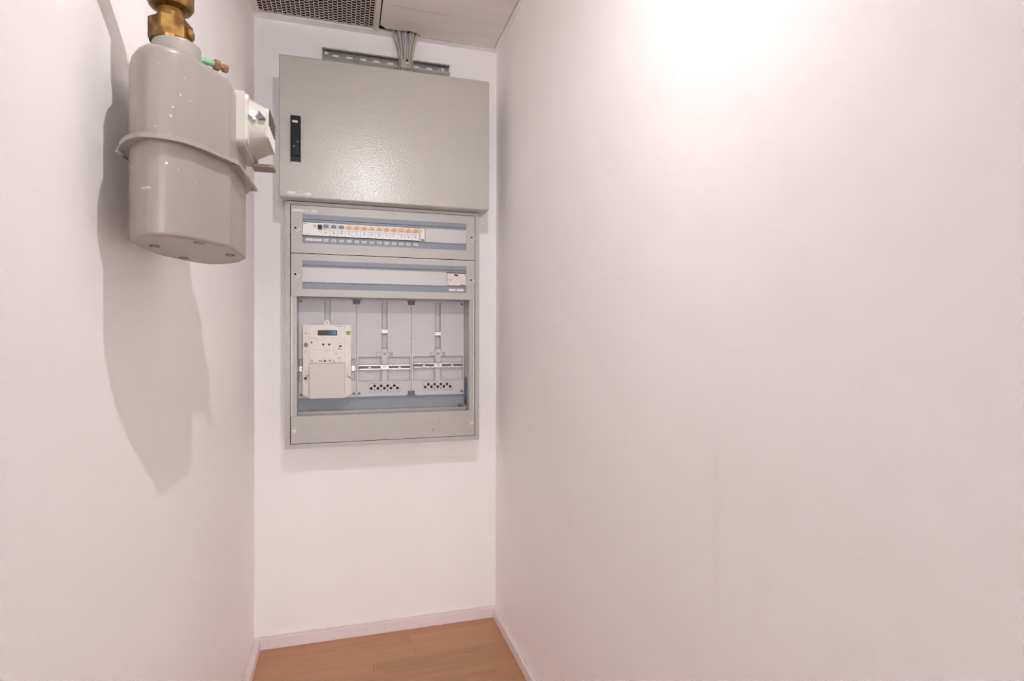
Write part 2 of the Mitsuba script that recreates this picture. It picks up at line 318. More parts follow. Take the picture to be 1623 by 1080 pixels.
# ------------------------------------------------------------------ upper cabinet
ux0, ux1, uz0, uz1, uy = -0.2433, 0.5858, 1.8368, 2.3832, 2.335
u = thing('distribution_cabinet', 'large grey sheet steel cabinet with a closed door and black handle, upper of the two', 'cabinet')
put(u + '__body', bx(ux0 + 0.001, ux1 - 0.001, uy + 0.019, YB - 0.002, uz0, uz1, 0.002), 'm_coat')
dv = bx(ux0, ux1, uy, uy + 0.017, uz0, uz1, 0.004)
def textured_front(x0, x1, z0, z1, y, step, amp):
    nx, nz = int((x1 - x0) / step), int((z1 - z0) / step)
    X, Z = np.meshgrid(np.linspace(x0, x1, nx), np.linspace(z0, z1, nz))
    P = np.stack([X, X * 0 + y, Z], -1).reshape(-1, 3)
    edge = np.minimum(np.minimum(P[:, 0] - x0, x1 - P[:, 0]), np.minimum(P[:, 2] - z0, z1 - P[:, 2]))
    n = meshkit.noise(P * 300.0, 3) - 0.5 + 0.5 * (meshkit.noise(P * 520.0, 5) - 0.5)
    P[:, 1] -= amp * n * np.clip(edge / 0.004, 0, 1)
    i = (np.arange(nz - 1)[:, None] * nx + np.arange(nx - 1)[None]).ravel()
    return trimesh.Trimesh(P, np.vstack([np.stack([i, i + 1, i + nx + 1], 1), np.stack([i, i + nx + 1, i + nx], 1)]), process=False)
put(u + '__door', [dv], 'm_coat', 30)
put(u + '__door__face', [textured_front(ux0 + 0.004, ux1 - 0.004, uz0 + 0.004, uz1 - 0.004, uy - 0.0003, 0.0014, DOOR_TEXTURE)], 'm_coat_plain', True, label='door face in textured grey powder coat')
put(u + '__door__seam', bx(ux0 + 0.006, ux1 - 0.006, uy + 0.016, uy + 0.020, uz0 + 0.006, uz1 - 0.006), 'm_dark', label='dark sheet in the gap between door and body, for its shade')  # near-black sheet paints in the shade of the door gap
hpoly = Polygon([(-0.2003, 1.9735), (-0.1640, 1.9735), (-0.1640, 2.1435), (-0.1660, 2.1470), (-0.1985, 2.1485), (-0.2003, 2.1455)])
put(u + '__handle', [ext_y(hpoly, uy - 0.014, uy + 0.002), bx(-0.1975, -0.1665, uy - 0.019, uy - 0.013, 1.992, 2.105, 0.003)], 'm_black', label='black swing handle')
put(u + '__handle__mark', [bx(-0.1935 + 0.0050 * i, -0.1895 + 0.0050 * i, uy - 0.0146, uy - 0.0138, 2.1205, 2.1285) for i in range(4)] + [bx(-0.1935, -0.1745, uy - 0.0143, uy - 0.0138, 2.1215, 2.1275)], 'm_paper', label='small white mark')
put(u + '__handle__lock', [cyl((-0.187, uy - 0.0205, 2.028), (-0.187, uy - 0.018, 2.028), 0.0022, 10), cyl((-0.1745, uy - 0.0205, 2.047), (-0.1745, uy - 0.018, 2.047), 0.0018, 10)], 'm_steel_dull')
put(u + '__handle__base', ext_y(rect(-0.199, -0.1665, 1.963, 1.976, 0.003), uy - 0.004, uy + 0.001), 'm_profile', label='pale plate showing under the handle')
put(u + '__sticker', bx(-0.2130, -0.1267, uy - 0.0008, uy, 1.8487, 1.8588), 'm_paper', label='white paper strip with tiny print')
put(u + '__sticker__print', [bx(-0.183 + i * 0.0052, -0.1795 + i * 0.0052, uy - 0.0011, uy - 0.0007, 1.8522, 1.8560) for i in range(7)], 'm_ink_soft')

# ------------------------------------------------------------------ lower cabinet
lx0, lx1, lz0, lz1, ly = -0.2266, 0.5577, 0.8545, 1.8345, 2.392
ix0, ix1, iz0, iz1 = -0.2078, 0.5393, 0.8730, 1.8215
c = thing('meter_cabinet', 'grey open meter cabinet with two device rows and three meter boards, lower of the two', 'cabinet')
ring = sbox(lx0, lz0, lx1, lz1).difference(sbox(ix0, iz0, ix1, iz1))
shell = sbox(lx0 + 0.001, lz0 + 0.001, lx1 - 0.001, lz1 - 0.001).difference(sbox(lx0 + 0.004, lz0 + 0.004, lx1 - 0.004, lz1 - 0.004))
put(c + '__body', [ext_y(shell, ly + 0.004, YB - 0.003), bx(lx0 + 0.003, lx1 - 0.003, 2.541, YB - 0.003, lz0 + 0.003, lz1 - 0.003)], 'm_coat_lower')
frm = ext_y(ring, ly, ly + 0.004)
put(c + '__frame', [frm, bx(ix0 - 0.002, ix0, ly + 0.002, ly + 0.02, iz0, iz1), bx(ix1, ix1 + 0.002, ly + 0.002, ly + 0.02, iz0, iz1),
                    bx(ix0, ix1, ly + 0.002, ly + 0.02, iz0 - 0.002, iz0), bx(ix0, ix1, ly + 0.002, ly + 0.02, iz1, iz1 + 0.002)], 'm_coat_lower')
put(c + '__frame__gap', [bx(ix0, ix1, ly + 0.0125, ly + 0.0145, iz1 - 0.004, iz1 + 0.001), bx(ix0, ix0 + 0.004, ly + 0.0125, ly + 0.0145, iz0, iz1), bx(ix1 - 0.003, ix1, ly + 0.0125, ly + 0.0145, iz0, iz1),
                         bx(ix0, ix1, ly + 0.0125, ly + 0.0145, iz0 - 0.001, iz0 + 0.004), bx(ix0, ix1, ly + 0.0125, ly + 0.0145, 1.622, 1.637)], 'm_dark', label='dark joint round the covers')
cx0, cx1 = ix0 + 0.0032, ix1 - 0.0022
SX0, SX1 = -0.1620, 0.5004
covers = [(1.6315, 1.8198, 1.6715, 1.7862), (1.4600, 1.6288, 1.4888, 1.6032), (0.8750, 0.9825, None, None)]
def cover(z0, z1, s0, s1):
    pl = rect(cx0, cx1, z0, z1, 0.0015)
    if s0: pl = pl.difference(sbox(SX0, s0, SX1, s1))
    k = put(c + '__cover', [ext_y(pl, ly - 0.0005, ly + 0.012)], 'm_cover')
    return k
k1, k2, k3 = [cover(*q) for q in covers]
def latch(k, x, z, big=False):
    if big:
        put(k + '__screw', [cyl((x, ly - 0.009, z), (x, ly, z), 0.0088, 18, 0.0095), bx(x - 0.0015, x + 0.0015, ly - 0.0095, ly - 0.008, z - 0.006, z + 0.006)], 'm_cream', 35, label='cream plastic screw')
        arc = Point(x, z).buffer(0.0145, quad_segs=8).difference(Point(x, z).buffer(0.0120, quad_segs=8)).intersection(sbox(x, z - 0.02, x + 0.02, z + 0.004))
        put(k + '__screw_rim', ext_y(arc, ly - 0.003, ly), 'm_cream_dark')
    else:
        put(k + '__screw', [cyl((x, ly - 0.004, z), (x, ly, z), 0.0082, 18), ], 'm_profile', 35)
        put(k + '__screw_slot', cyl((x - 0.0012, ly - 0.0046, z + 0.001), (x - 0.0012, ly - 0.003, z + 0.001), 0.0044, 14), 'm_ink', label='dark screw recess')
        arc = Point(x, z).buffer(0.0150, quad_segs=8).difference(Point(x, z).buffer(0.0118, quad_segs=8)).intersection(sbox(x, z - 0.02, x + 0.02, z + 0.002))
        put(k + '__screw_rim', ext_y(arc, ly - 0.003, ly), 'm_white')
latch(k1, -0.1863, 1.7285); latch(k1, 0.5229, 1.7266); latch(k2, -0.1869, 1.5457); latch(k2, 0.5221, 1.5440)
latch(k3, -0.1933, 0.9259, True); latch(k3, 0.5209, 0.9306, True)
# slots: grey strips above and below, white blanking plates between, behind them a rail
for (k, s0, s1, split_top, split_bot) in ((k1, 1.6715, 1.7862, [], []), (k2, 1.4888, 1.6032, [-0.0863, 0.085], [-0.118, -0.0047])):
    xs = [SX0] + split_top + [SX1]
    for a, b_ in zip(xs[:-1], xs[1:]):
        pr_ = Polygon([(ly - 0.001, s1), (ly - 0.001, s1 - 0.0185), (ly + 0.004, s1 - 0.0200), (ly + 0.004, s1 - 0.0285), (ly + 0.012, s1 - 0.0285), (ly + 0.012, s1)])
        put(k + '__slot_strip', ext_x(pr_, a + 0.0003, b_ - 0.0003), 'm_strip')
    xs = [SX0] + split_bot + [SX1]
    for a, b_ in zip(xs[:-1], xs[1:]):
        pr_ = Polygon([(ly - 0.001, s0), (ly + 0.012, s0), (ly + 0.012, s0 + 0.0290), (ly + 0.003, s0 + 0.0290), (ly - 0.001, s0 + 0.0240)])
        put(k + '__slot_strip', ext_x(pr_, a + 0.0003, b_ - 0.0003), 'm_strip')
put(k1 + '__blank', bx(0.3262, SX1, ly + 0.004, ly + 0.009, 1.6990, 1.7590), 'm_blank', label='white blanking plate')
put(k2 + '__blank', bx(SX0, 0.4160, ly + 0.004, ly + 0.009, 1.5165, 1.5760), 'm_blank', label='white blanking plate')
put(k1 + '__sticker', [bx(-0.1990, -0.1084, ly - 0.0012, ly - 0.0004, 1.7955, 1.8043)], 'm_paper', label='white paper strip with tiny print')
put(k1 + '__sticker__print', [bx(-0.157 + i * 0.0048, -0.1535 + i * 0.0048, ly - 0.0015, ly - 0.0011, 1.7985, 1.8015) for i in range(6)], 'm_ink_soft')
BX = [-0.0730 + 0.02974 * i for i in range(13)]
put(k1 + '__label', bx(-0.1500, -0.0890, ly - 0.0018, ly - 0.0008, 1.6815, 1.6905), 'm_paper', label='long white label')
put(k1 + '__label__print', bx(-0.121, -0.117, ly - 0.0022, ly - 0.0017, 1.6843, 1.6878), 'm_ink_soft')
for x in BX:
    q = put(k1 + '__label', bx(x - 0.0088, x + 0.0086, ly - 0.0018, ly - 0.0008, 1.6812, 1.6910), 'm_paper', label='short white label')
    put(q + '__print' if q.count('__') < 2 else k1 + '__label_print', [bx(x - 0.0052 + i * 0.0037, x - 0.0025 + i * 0.0037, ly - 0.0022, ly - 0.0017, 1.6840, 1.6880) for i in range(3)], 'm_ink_soft')
put(k2 + '__label', bx(0.4236, 0.4887, ly - 0.0018, ly - 0.0008, 1.4955, 1.5052), 'm_paper', label='white label under the rail device')
put(k2 + '__label_print', bx(0.452, 0.459, ly - 0.0022, ly - 0.0017, 1.4985, 1.5018), 'm_ink')
# chipped paint on the bottom cover
chips = [(0.338, 0.934, .0016, .0025), (0.362, 0.931, .0022, .0016), (0.386, 0.9405, .0016, .0032), (0.384, 0.934, .001, .0015), (0.357, 0.905, .0022, .0045), (0.3595, 0.909, .001, .002)]
put(k3 + '__paint_chip', [cyl((x, ly - 0.0009, z), (x, ly, z), max(a, b2) * 0.85, 7) for x, z, a, b2 in chips], 'm_ink_soft', label='dark chips in the paint')
put(c + '__frame__paint_chip', bx(0.352, 0.366, ly - 0.0006, ly, 0.8615, 0.8645), 'm_steel_dull')

# side profiles of the opening
oz0, oz1 = 0.9825, 1.4600
for s, (a, b_, e) in {'l': (-0.2062, -0.1965, -0.1835), 'r': (0.5375, 0.5278, 0.5150)}.items():
    put(c + '__side_profile', [bx(min(a, b_), max(a, b_), ly + 0.001, ly + 0.020, oz0, oz1, 0.0012)], 'm_profile', label='bright upright profile')
    x0_, x1_ = min(b_, e), max(b_, e)
    wall_x = (e - 0.003, e) if s == 'l' else (e, e + 0.003)
    put(c + '__side_panel', [bx(x0_, x1_, ly + 0.008, ly + 0.012, oz0, oz1), bx(wall_x[0], wall_x[1], ly + 0.008, 2.530, oz0, oz1 + 0.01)], 'm_coat_lower')
# the meter boards
yb = 2.510
BD = [(-0.1860, 0.0466), (0.0476, 0.2792), (0.2802, 0.5138)]
bz0, bz1 = 1.0425, 1.4750
boards = []
for n, (a, b_) in enumerate(BD):
    xm = (0.1646, 0.3962)[n - 1] if n else -0.0703
    dz = 0.003 if n == 2 else 0.0
    chan = sbox(xm - 0.0115, 1.238 + dz, xm + 0.0115, 1.452)
    holes = []
    hz = 1.0765 + dz * 0.7; hx = xm - 0.0642
    pl = rect(a, b_, bz0 + (0.001 if n else 0), bz1, 0.001)
    big = []
    if n:
        for i in range(5): big.append((xm - 0.0556 + i * 0.0277, hz))
        for i in range(4): big.append((xm - 0.0416 + i * 0.0277, hz + 0.0107))
        small = [(xm - 0.0416 + i * 0.0277, hz - 0.0065) for i in range(3)]
    wins = [sbox(a + 0.0092, 1.1085, xm - 0.0160, 1.2110 + dz * .5), sbox(xm + 0.0160, 1.1085, b_ - 0.0060, 1.2110 + dz * .5)] if n else [sbox(a + 0.004, 1.112, a + 0.0165, 1.205), sbox(b_ - 0.019, 1.112, b_ - 0.006, 1.205)]
    cut = pl.difference(chan).difference(unary_union(wins))
    for (x, z) in big: cut = cut.difference(Point(x, z).buffer(0.0063, quad_segs=5))
    kb = put(c + '__meter_board', [ext_y(cut, yb, yb + 0.006), ext_y(rect(a, b_, bz0 + 0.05, bz1), yb + 0.0125, yb + 0.0145),
                                   bx(a, b_, yb + 0.002, yb + 0.0145, bz0 + 0.0000, bz0 + 0.002)], 'm_board')
    boards.append(kb)
    # raised ribs of the board
    ribs = [bx(xm - 0.0120, xm - 0.0105, yb - 0.0015, yb + 0.006, 1.238, 1.452), bx(xm + 0.0105, xm + 0.0120, yb - 0.0015, yb + 0.006, 1.238, 1.452)]
    if n:
        ribs += [bx(xm - 0.0125, xm - 0.0105, yb - 0.001, yb + 0.006, 1.109, 1.22), bx(xm + 0.0105, xm + 0.0125, yb - 0.001, yb + 0.006, 1.109, 1.22)]
    for rb_ in ribs: put(kb + '__rib', rb_, 'm_board_line')
    for w_ in wins:
        x0_, z0_, x1_, z1_ = w_.bounds
        put(kb + '__window_edge', ext_y(sbox(x0_ - 0.0010, z0_ - 0.0006, x1_ + 0.0010, z1_ + 0.0016).difference(w_), yb - 0.0008, yb + 0.001), 'm_board_line')
    put(kb + '__joint', bx(b_ - 0.0004, b_ + 0.0014, yb - 0.0004, yb + 0.004, bz0, bz1) if n < 2 else bx(b_ - 0.0002, b_ + 0.0012, yb + 0.003, yb + 0.006, bz0, bz1), 'm_screw', label='dark joint line')
    for (x, z) in [(a + 0.0105, 1.0565), (b_ - 0.0098, 1.0565)][:2 if n == 0 else 1 if n == 1 else 2][(1 if n == 2 else 0):] + [[(a + 0.0095, 1.4470)], [], [(b_ - 0.0095, 1.4470)]][n]:
        put(kb + '__screw', [cyl((x, yb - 0.003, z), (x, yb + 0.001, z), 0.0056, 14)], 'm_screw')
    if n:
        put(kb + '__cable_entry', [ext_y(rect(xm - 0.0650, xm + 0.0648, 1.0605 + dz, 1.0990 + dz, 0.003).difference(rect(xm - 0.0640, xm + 0.0638, 1.0615 + dz, 1.0980 + dz, 0.003)), yb - 0.001, yb + 0.001)], 'm_board_line', label='outlined panel of round cable holes')
        put(kb + '__cable_hole', [cyl((x, yb + 0.0045, z), (x, yb + 0.0055, z), 0.0068, 14) for x, z in big] + [cyl((x, yb - 0.0006, z), (x, yb + 0.001, z), 0.0028, 10) for x, z in small], 'm_ink', label='dark round cable holes')
        put(kb + '__clip', [bx(xm - 0.0140, xm + 0.0140, yb - 0.006, yb + 0.002, 1.3150 - dz * 3, 1.3330 - dz * 3, 0.001), bx(xm - 0.012, xm + 0.012, yb - 0.009, yb - 0.005, 1.324 - dz * 3, 1.331 - dz * 3, 0.001)], 'm_steel', label='bright sliding clip in the slot')
        put(kb + '__clip_painted_shadow', bx(xm - 0.0125, xm + 0.0125, yb - 0.003, yb + 0.002, 1.3105 - dz * 3, 1.3140 - dz * 3), 'm_ink_soft')  # dark strip paints in the shadow under the clip
        put(kb + '__bracket_edge', [bx(xm - 0.0345, xm + 0.0345, yb - 0.0008, yb + 0.001, 1.2148, 1.2324), bx(xm - 0.0136, xm + 0.0146, yb - 0.0008, yb + 0.001, 1.2300, 1.2492)], 'm_board_line')
        put(kb + '__bracket', [bx(xm - 0.0125, xm + 0.0135, yb - 0.004, yb + 0.001, 1.2310, 1.2480, 0.001), bx(xm - 0.0330, xm + 0.0330, yb - 0.002, yb + 0.002, 1.2160, 1.2310, 0.001), bx(xm - 0.0115, xm + 0.0115, yb - 0.003, yb + 0.001, 1.188, 1.236, 0.001)], 'm_board')
        put(kb + '__bracket_screw', [cyl((xm, yb - 0.006, 1.2255), (xm, yb - 0.002, 1.2255), 0.0042, 12), bx(xm + 0.022, xm + 0.0300, yb - 0.003, yb - 0.001, 1.2205, 1.2275)], 'm_counter_under')
        zb = 1.1690 + dz * 2
        put(kb + '__cross_bar', [bx(a + 0.0095, b_ - 0.0065, yb - 0.010, yb - 0.002, zb + 0.0040, zb + 0.0110, 0.0010), bx(a + 0.0095, b_ - 0.0065, yb - 0.010, yb - 0.002, zb - 0.0115, zb - 0.0050, 0.0010),
                                 bx(xm - 0.0180, xm + 0.0180, yb - 0.0115, yb - 0.002, zb - 0.0110, zb + 0.0105, 0.0012)], 'm_zinc', label='galvanised cross bar')
        put(kb + '__bar_slot', bx(a + 0.0095, b_ - 0.0065, yb - 0.005, yb - 0.003, zb - 0.0055, zb + 0.0045), 'm_screw')
        rg = Point(xm, zb).buffer(0.0062, quad_segs=6).difference(Point(xm, zb).buffer(0.0040, quad_segs=6))
        put(kb + '__eyelet', ext_y(rg, yb - 0.014, yb - 0.011), 'm_ink_soft', label='dark ring at the middle of the bar')
        for s in (-1, 1):
            put(kb + '__bolt', [cyl((xm + s * 0.0630, yb - 0.015, zb - 0.003), (xm + s * 0.0630, yb - 0.009, zb - 0.003), 0.0062, 12)], 'm_cream', 35)
    else:
        for x in (a + 0.0105, b_ - 0.0125):
            put(kb + '__bar_end', [bx(x - 0.007, x + 0.007, yb - 0.010, yb - 0.001, 1.162, 1.178, 0.001), bx(x - 0.007, x + 0.007, yb - 0.008, yb - 0.001, 1.1555, 1.162)], 'm_zinc')
# tab brackets where two boards meet, top and bottom
def board_clip(x, zt, zb_, up):
    pc = sbox(x - 0.0215, zt - 0.0035 if up else zb_, x + 0.0215, zt if up else zb_ + 0.0035).union(sbox(x - 0.0150, zb_, x + 0.0150, zt))
    q_ = put(c + '__board_clip', ext_y(pc, yb - 0.0015, yb + 0.001), 'm_board_line')
    for dx in (-0.0095, 0.0095):
        put(q_ + '_screw', cyl((x + dx, yb - 0.004, (zt + zb_) / 2), (x + dx, yb - 0.001, (zt + zb_) / 2), 0.0050, 14), 'm_screw')
for x in (0.0470, 0.2797): board_clip(x, 1.4600, 1.4390, True)
board_clip(0.2797, 1.0635, 1.0430, False)
# below the boards: a blue-grey sheet, a ledge, the return edge of the bottom cover
put(c + '__rear_sheet', bx(-0.1835, 0.5150, 2.532, 2.535, 0.960, 1.060), 'm_strip_light', label='blue grey sheet under the meter boards')
put(c + '__ledge', [bx(-0.1835, 0.5150, 2.470, 2.533, 0.9865, 0.9895), bx(-0.1835, 0.5150, 2.468, 2.471, 0.965, 0.9905), bx(-0.1835, 0.5150, 2.4, 2.47, 0.963, 0.966)], 'm_coat_lower')
put(c + '__sill', bx(cx0 + 0.002, cx1 - 0.002, ly + 0.002, ly + 0.026, 0.9800, 0.9830, 0.0008), 'm_profile')
put(c + '__side_sticker', bx(0.5142, 0.5150, 2.440, 2.502, 1.000, 1.124), 'm_sticker', label='blue printed sticker on the inner right side')
put(c + '__side_sticker__print', [bx(0.5139, 0.5145, 2.445, 2.497, 1.006, 1.035), bx(0.5139, 0.5145, 2.445, 2.470, 1.060, 1.118)], 'm_sticker_dark')
put(c + '__earth_lug', [bx(0.488, 0.506, 2.49, 2.50, 0.9895, 0.998, 0.001), cyl((0.500, 2.495, 0.992), (0.482, 2.47, 1.000), 0.0022, 8)], 'm_copper', label='copper coloured earthing lug')

# ------------------------------------------------------------------ devices in the upper row
y0 = ly - 0.0015
r = thing('residual_current_device', 'wide white safety switch with yellow test button and black lever, leftmost in its row', 'switch')
put(r + '__body', [bx(-0.1610, -0.0878, y0, ly + 0.05, 1.7030, 1.7550, 0.0008)], 'm_white')
put(r + '__test_button', cyl((-0.1152, y0 - 0.003, 1.7417), (-0.1152, y0 + 0.001, 1.7417), 0.0056, 16), 'm_yellow', 35)
put(r + '__lever', [bx(-0.1040, -0.0890, y0 - 0.007, y0 + 0.001, 1.7285, 1.7465, 0.001)], 'm_black')
put(r + '__print', [bx(-0.1595 + i * 0.0049, -0.1560 + i * 0.0049, y0 - 0.0004, y0 + 0.0002, 1.7480, 1.7515) for i in range(3)], 'm_blue', label='blue print')
put(r + '__rating', [bx(-0.1010, -0.0920, y0 - 0.0004, y0 + 0.0002, 1.7195, 1.7215), bx(-0.157, -0.128, y0 - 0.0004, y0 + 0.0002, 1.7085, 1.7092)], 'm_ink_soft')
ordn = ['first', 'second', 'third', 'fourth', 'fifth', 'sixth', 'seventh', 'eighth', 'ninth', 'tenth']
toggle_shape = Polygon([(-0.0100, 0), (0.0098, 0), (0.0104, 0.0050), (0.0085, 0.0120), (0.0052, 0.0120), (0.0046, 0.0085), (0.0028, 0.0085), (0.0018, 0.0145), (-0.0018, 0.0145), (-0.0028, 0.0085), (-0.0046, 0.0085), (-0.0052, 0.0120), (-0.0085, 0.0120), (-0.0104, 0.0050)])
from shapely import affinity
for i, x in enumerate(BX):
    grey = i < 3
    if grey: lab = f'white circuit breaker with grey toggle, {ordn[i]} of three counted from the safety switch'
    else: lab = f'white circuit breaker with orange toggle, {ordn[i - 3]} of ten counted from the grey toggles'
    q = thing('circuit_breaker', lab, 'circuit breaker', 'circuit breakers in the upper row')
    put(q + '__body', [bx(x - 0.01475, x + 0.01475, y0, ly + 0.05, 1.7030, 1.7555, 0.0006)], 'm_white')
    put(q + '__toggle', ext_y(affinity.translate(toggle_shape, x, 1.7358), y0 - 0.008, y0 + 0.001), 'm_grey_toggle' if grey else 'm_orange', label='grey toggle' if grey else 'orange toggle')
    put(q + '__rating', [bx(x - 0.0095, x + 0.0095, y0 - 0.0003, y0 + 0.0002, 1.7265, 1.7278), bx(x - 0.0095, x + 0.006, y0 - 0.0003, y0 + 0.0002, 1.7240, 1.7249)], 'm_ink_soft')
    put(q + '__indicator', bx(x - 0.0032, x + 0.0022, y0 - 0.0005, y0 + 0.0002, 1.7148, 1.7182), 'm_ink', label='small dark window')
    put(q + '__seam', bx(x + 0.0146, x + 0.0150, y0 - 0.0003, y0 + 0.002, 1.7030, 1.7550), 'm_ink_soft')
q = thing('terminal_block', 'narrow cream terminal piece with a dark foot, right after the last breaker', 'terminal')
put(q + '__body', [bx(0.2992, 0.3250, y0 + 0.001, ly + 0.03, 1.7000, 1.7570, 0.0008)], 'm_cream_dark')
put(q + '__face', bx(0.3065, 0.3185, y0 - 0.001, y0 + 0.002, 1.7120, 1.7530, 0.0006), 'm_white')
put(q + '__foot', bx(0.3060, 0.3200, y0 - 0.001, y0 + 0.002, 1.7010, 1.7095), 'm_counter_under', label='dark foot')
put(q + '__print', bx(0.3085, 0.3110, y0 - 0.0014, y0 - 0.0008, 1.740, 1.7505), 'm_yellow')
q = thing('rail_device', 'flat white printed device at the right end of the lower row', 'rail device')
put(q + '__body', [bx(0.4172, 0.4994, y0, ly + 0.05, 1.5190, 1.5712, 0.0008)], 'm_cream')
put(q + '__edge', bx(0.4160, 0.4172, y0 + 0.001, y0 + 0.006, 1.5180, 1.5720), 'm_ink_soft')
put(q + '__print', [bx(0.4465, 0.4650, y0 - 0.0004, y0 + 0.0003, 1.5615, 1.5668), bx(0.4520, 0.4640, y0 - 0.0005, y0 + 0.0003, 1.5590, 1.5650), bx(0.4910, 0.4985, y0 - 0.0004, y0 + 0.0003, 1.5632, 1.5652),
                    bx(0.4720, 0.4950, y0 - 0.0004, y0 + 0.0003, 1.5215, 1.5245), bx(0.4210, 0.4270, y0 - 0.0004, y0 + 0.0003, 1.5235, 1.5255)], 'm_ink')
put(q + '__small_print', [bx(0.4395, 0.4470, y0 - 0.0004, y0 + 0.0003, 1.5525, 1.5542), bx(0.4630, 0.4700, y0 - 0.0004, y0 + 0.0003, 1.5525, 1.5542), bx(0.4205, 0.4420, y0 - 0.0004, y0 + 0.0003, 1.5438, 1.5455),
                          bx(0.4215, 0.4370, y0 - 0.0004, y0 + 0.0003, 1.5385, 1.5400), bx(0.4210, 0.4350, y0 - 0.0004, y0 + 0.0003, 1.5345, 1.5358)] +
    [bx(0.4765 + i * 0.0050, 0.4777 + i * 0.0050, y0 - 0.0004, y0 + 0.0003, 1.5325, 1.5400) for i in range(4)], 'm_ink_soft')

# ------------------------------------------------------------------ electricity meter
e = thing('electricity_meter', 'white electronic electricity meter with a small display on the left meter board', 'electricity meter')
ym = 2.450
up = Polygon([(-0.1642, 1.1640), (-0.1400, 1.1640), (-0.1400, 1.06), (0.0, 1.06), (0.0, 1.1640), (0.0250, 1.1640), (0.0250, 1.3475), (0.0235, 1.3490), (-0.1630, 1.3490), (-0.1642, 1.3478)])
put(e + '__housing', [ext_y(up, ym + 0.002, yb - 0.004), bx(-0.1395, -0.0003, ym - 0.001, ym + 0.004, 1.1915, 1.3480, 0.001)], 'm_cream')
for x_ in (-0.1400, 0.0000): put(e + '__housing__groove', bx(x_ - 0.0005, x_ + 0.0005, ym + 0.0012, ym + 0.003, 1.165, 1.3485), 'm_cream_dark')
wing_l = Polygon([(-0.1662, 1.0615), (-0.1400, 1.0480), (-0.1400, 1.1640), (-0.1662, 1.1640)])
wing_r = Polygon([(0.0250, 1.0605), (0.0, 1.0455), (0.0, 1.1640), (0.0250, 1.1640)])
put(e + '__wing', ext_y(wing_l, ym + 0.012, yb - 0.004), 'm_cream'); put(e + '__wing', ext_y(wing_r, ym + 0.012, yb - 0.004), 'm_cream')
put(e + '__terminal_cover', bx(-0.1400, 0.0, ym - 0.006, yb - 0.004, 1.0455, 1.1905, 0.0016), 'm_cream_dark', label='plain lower terminal cover')
lug = Point(-0.0715, 1.3570).buffer(0.0118, quad_segs=8).union(sbox(-0.0833, 1.345, -0.0597, 1.3570)).difference(Point(-0.0715, 1.3590).buffer(0.0038, quad_segs=6))
put(e + '__hanger', ext_y(lug, ym + 0.030, ym + 0.036), 'm_white')
put(e + '__display', bx(-0.1068, -0.0312, ym - 0.0022, ym + 0.001, 1.3050, 1.3255, 0.0006), 'm_lens', label='dark display window')
put(e + '__display__screen', bx(-0.1040, -0.0340, ym - 0.0027, ym - 0.0015, 1.3078, 1.3225), 'm_lcd', label='green to blue liquid crystal screen')
put(e + '__mark', bx(0.0050, 0.0218, ym + 0.0012, ym + 0.0030, 1.3070, 1.3235), 'm_green', label='green square mark')
sq = sbox(0.0058, 1.2535, 0.0198, 1.2690).difference(sbox(0.0066, 1.2543, 0.0190, 1.2682))
put(e + '__outline', ext_y(sq, ym + 0.0015, ym + 0.003), 'm_ink_soft')
for x in (-0.0850, -0.0624): put(e + '__button', cyl((x, ym - 0.003, 1.2675), (x, ym, 1.2675), 0.0040, 12), 'm_ink', label='dark round button')
put(e + '__dial', [cyl((-0.1521, ym - 0.002, 1.2658), (-0.1521, ym + 0.003, 1.2658), 0.0088, 6), bx(-0.1527, -0.1515, ym - 0.0005, ym + 0.003, 1.252, 1.283)], 'm_grey_toggle', label='grey sealing dial')
prt = lambda x0, x1, z0, z1: bx(x0, x1, ym - 0.0014, ym - 0.0006, z0, z1)
prl = lambda x0, x1, z0, z1: bx(x0, x1, ym + 0.0014, ym + 0.0026, z0, z1)
put(e + '__print', [prt(-0.1330, -0.1270, 1.2725, 1.2790), prt(-0.0240, -0.0130, 1.2575, 1.2630), prt(-0.0230, -0.0155, 1.2700, 1.2715), prt(-0.0285, -0.0200, 1.2510, 1.2530), prt(-0.0265, -0.0095, 1.2465, 1.2480),
                    prt(-0.1050, -0.0875, 1.1985, 1.2010), prt(-0.0680, -0.0525, 1.1990, 1.2020), cyl((-0.0785, ym - 0.0016, 1.2000), (-0.0785, ym, 1.2000), 0.0042, 10), prt(-0.0385, -0.0370, 1.2265, 1.2305), prt(-0.0345, -0.0325, 1.2265, 1.2310),
                    prt(-0.0285, -0.0225, 1.2100, 1.2122), prt(-0.0205, -0.0135, 1.2100, 1.2122), prt(-0.1225, -0.1195, 1.2195, 1.2225), prt(-0.0395, -0.0075, 1.3425, 1.3440), prt(-0.1285, -0.1275, 1.192, 1.196)], 'm_ink')
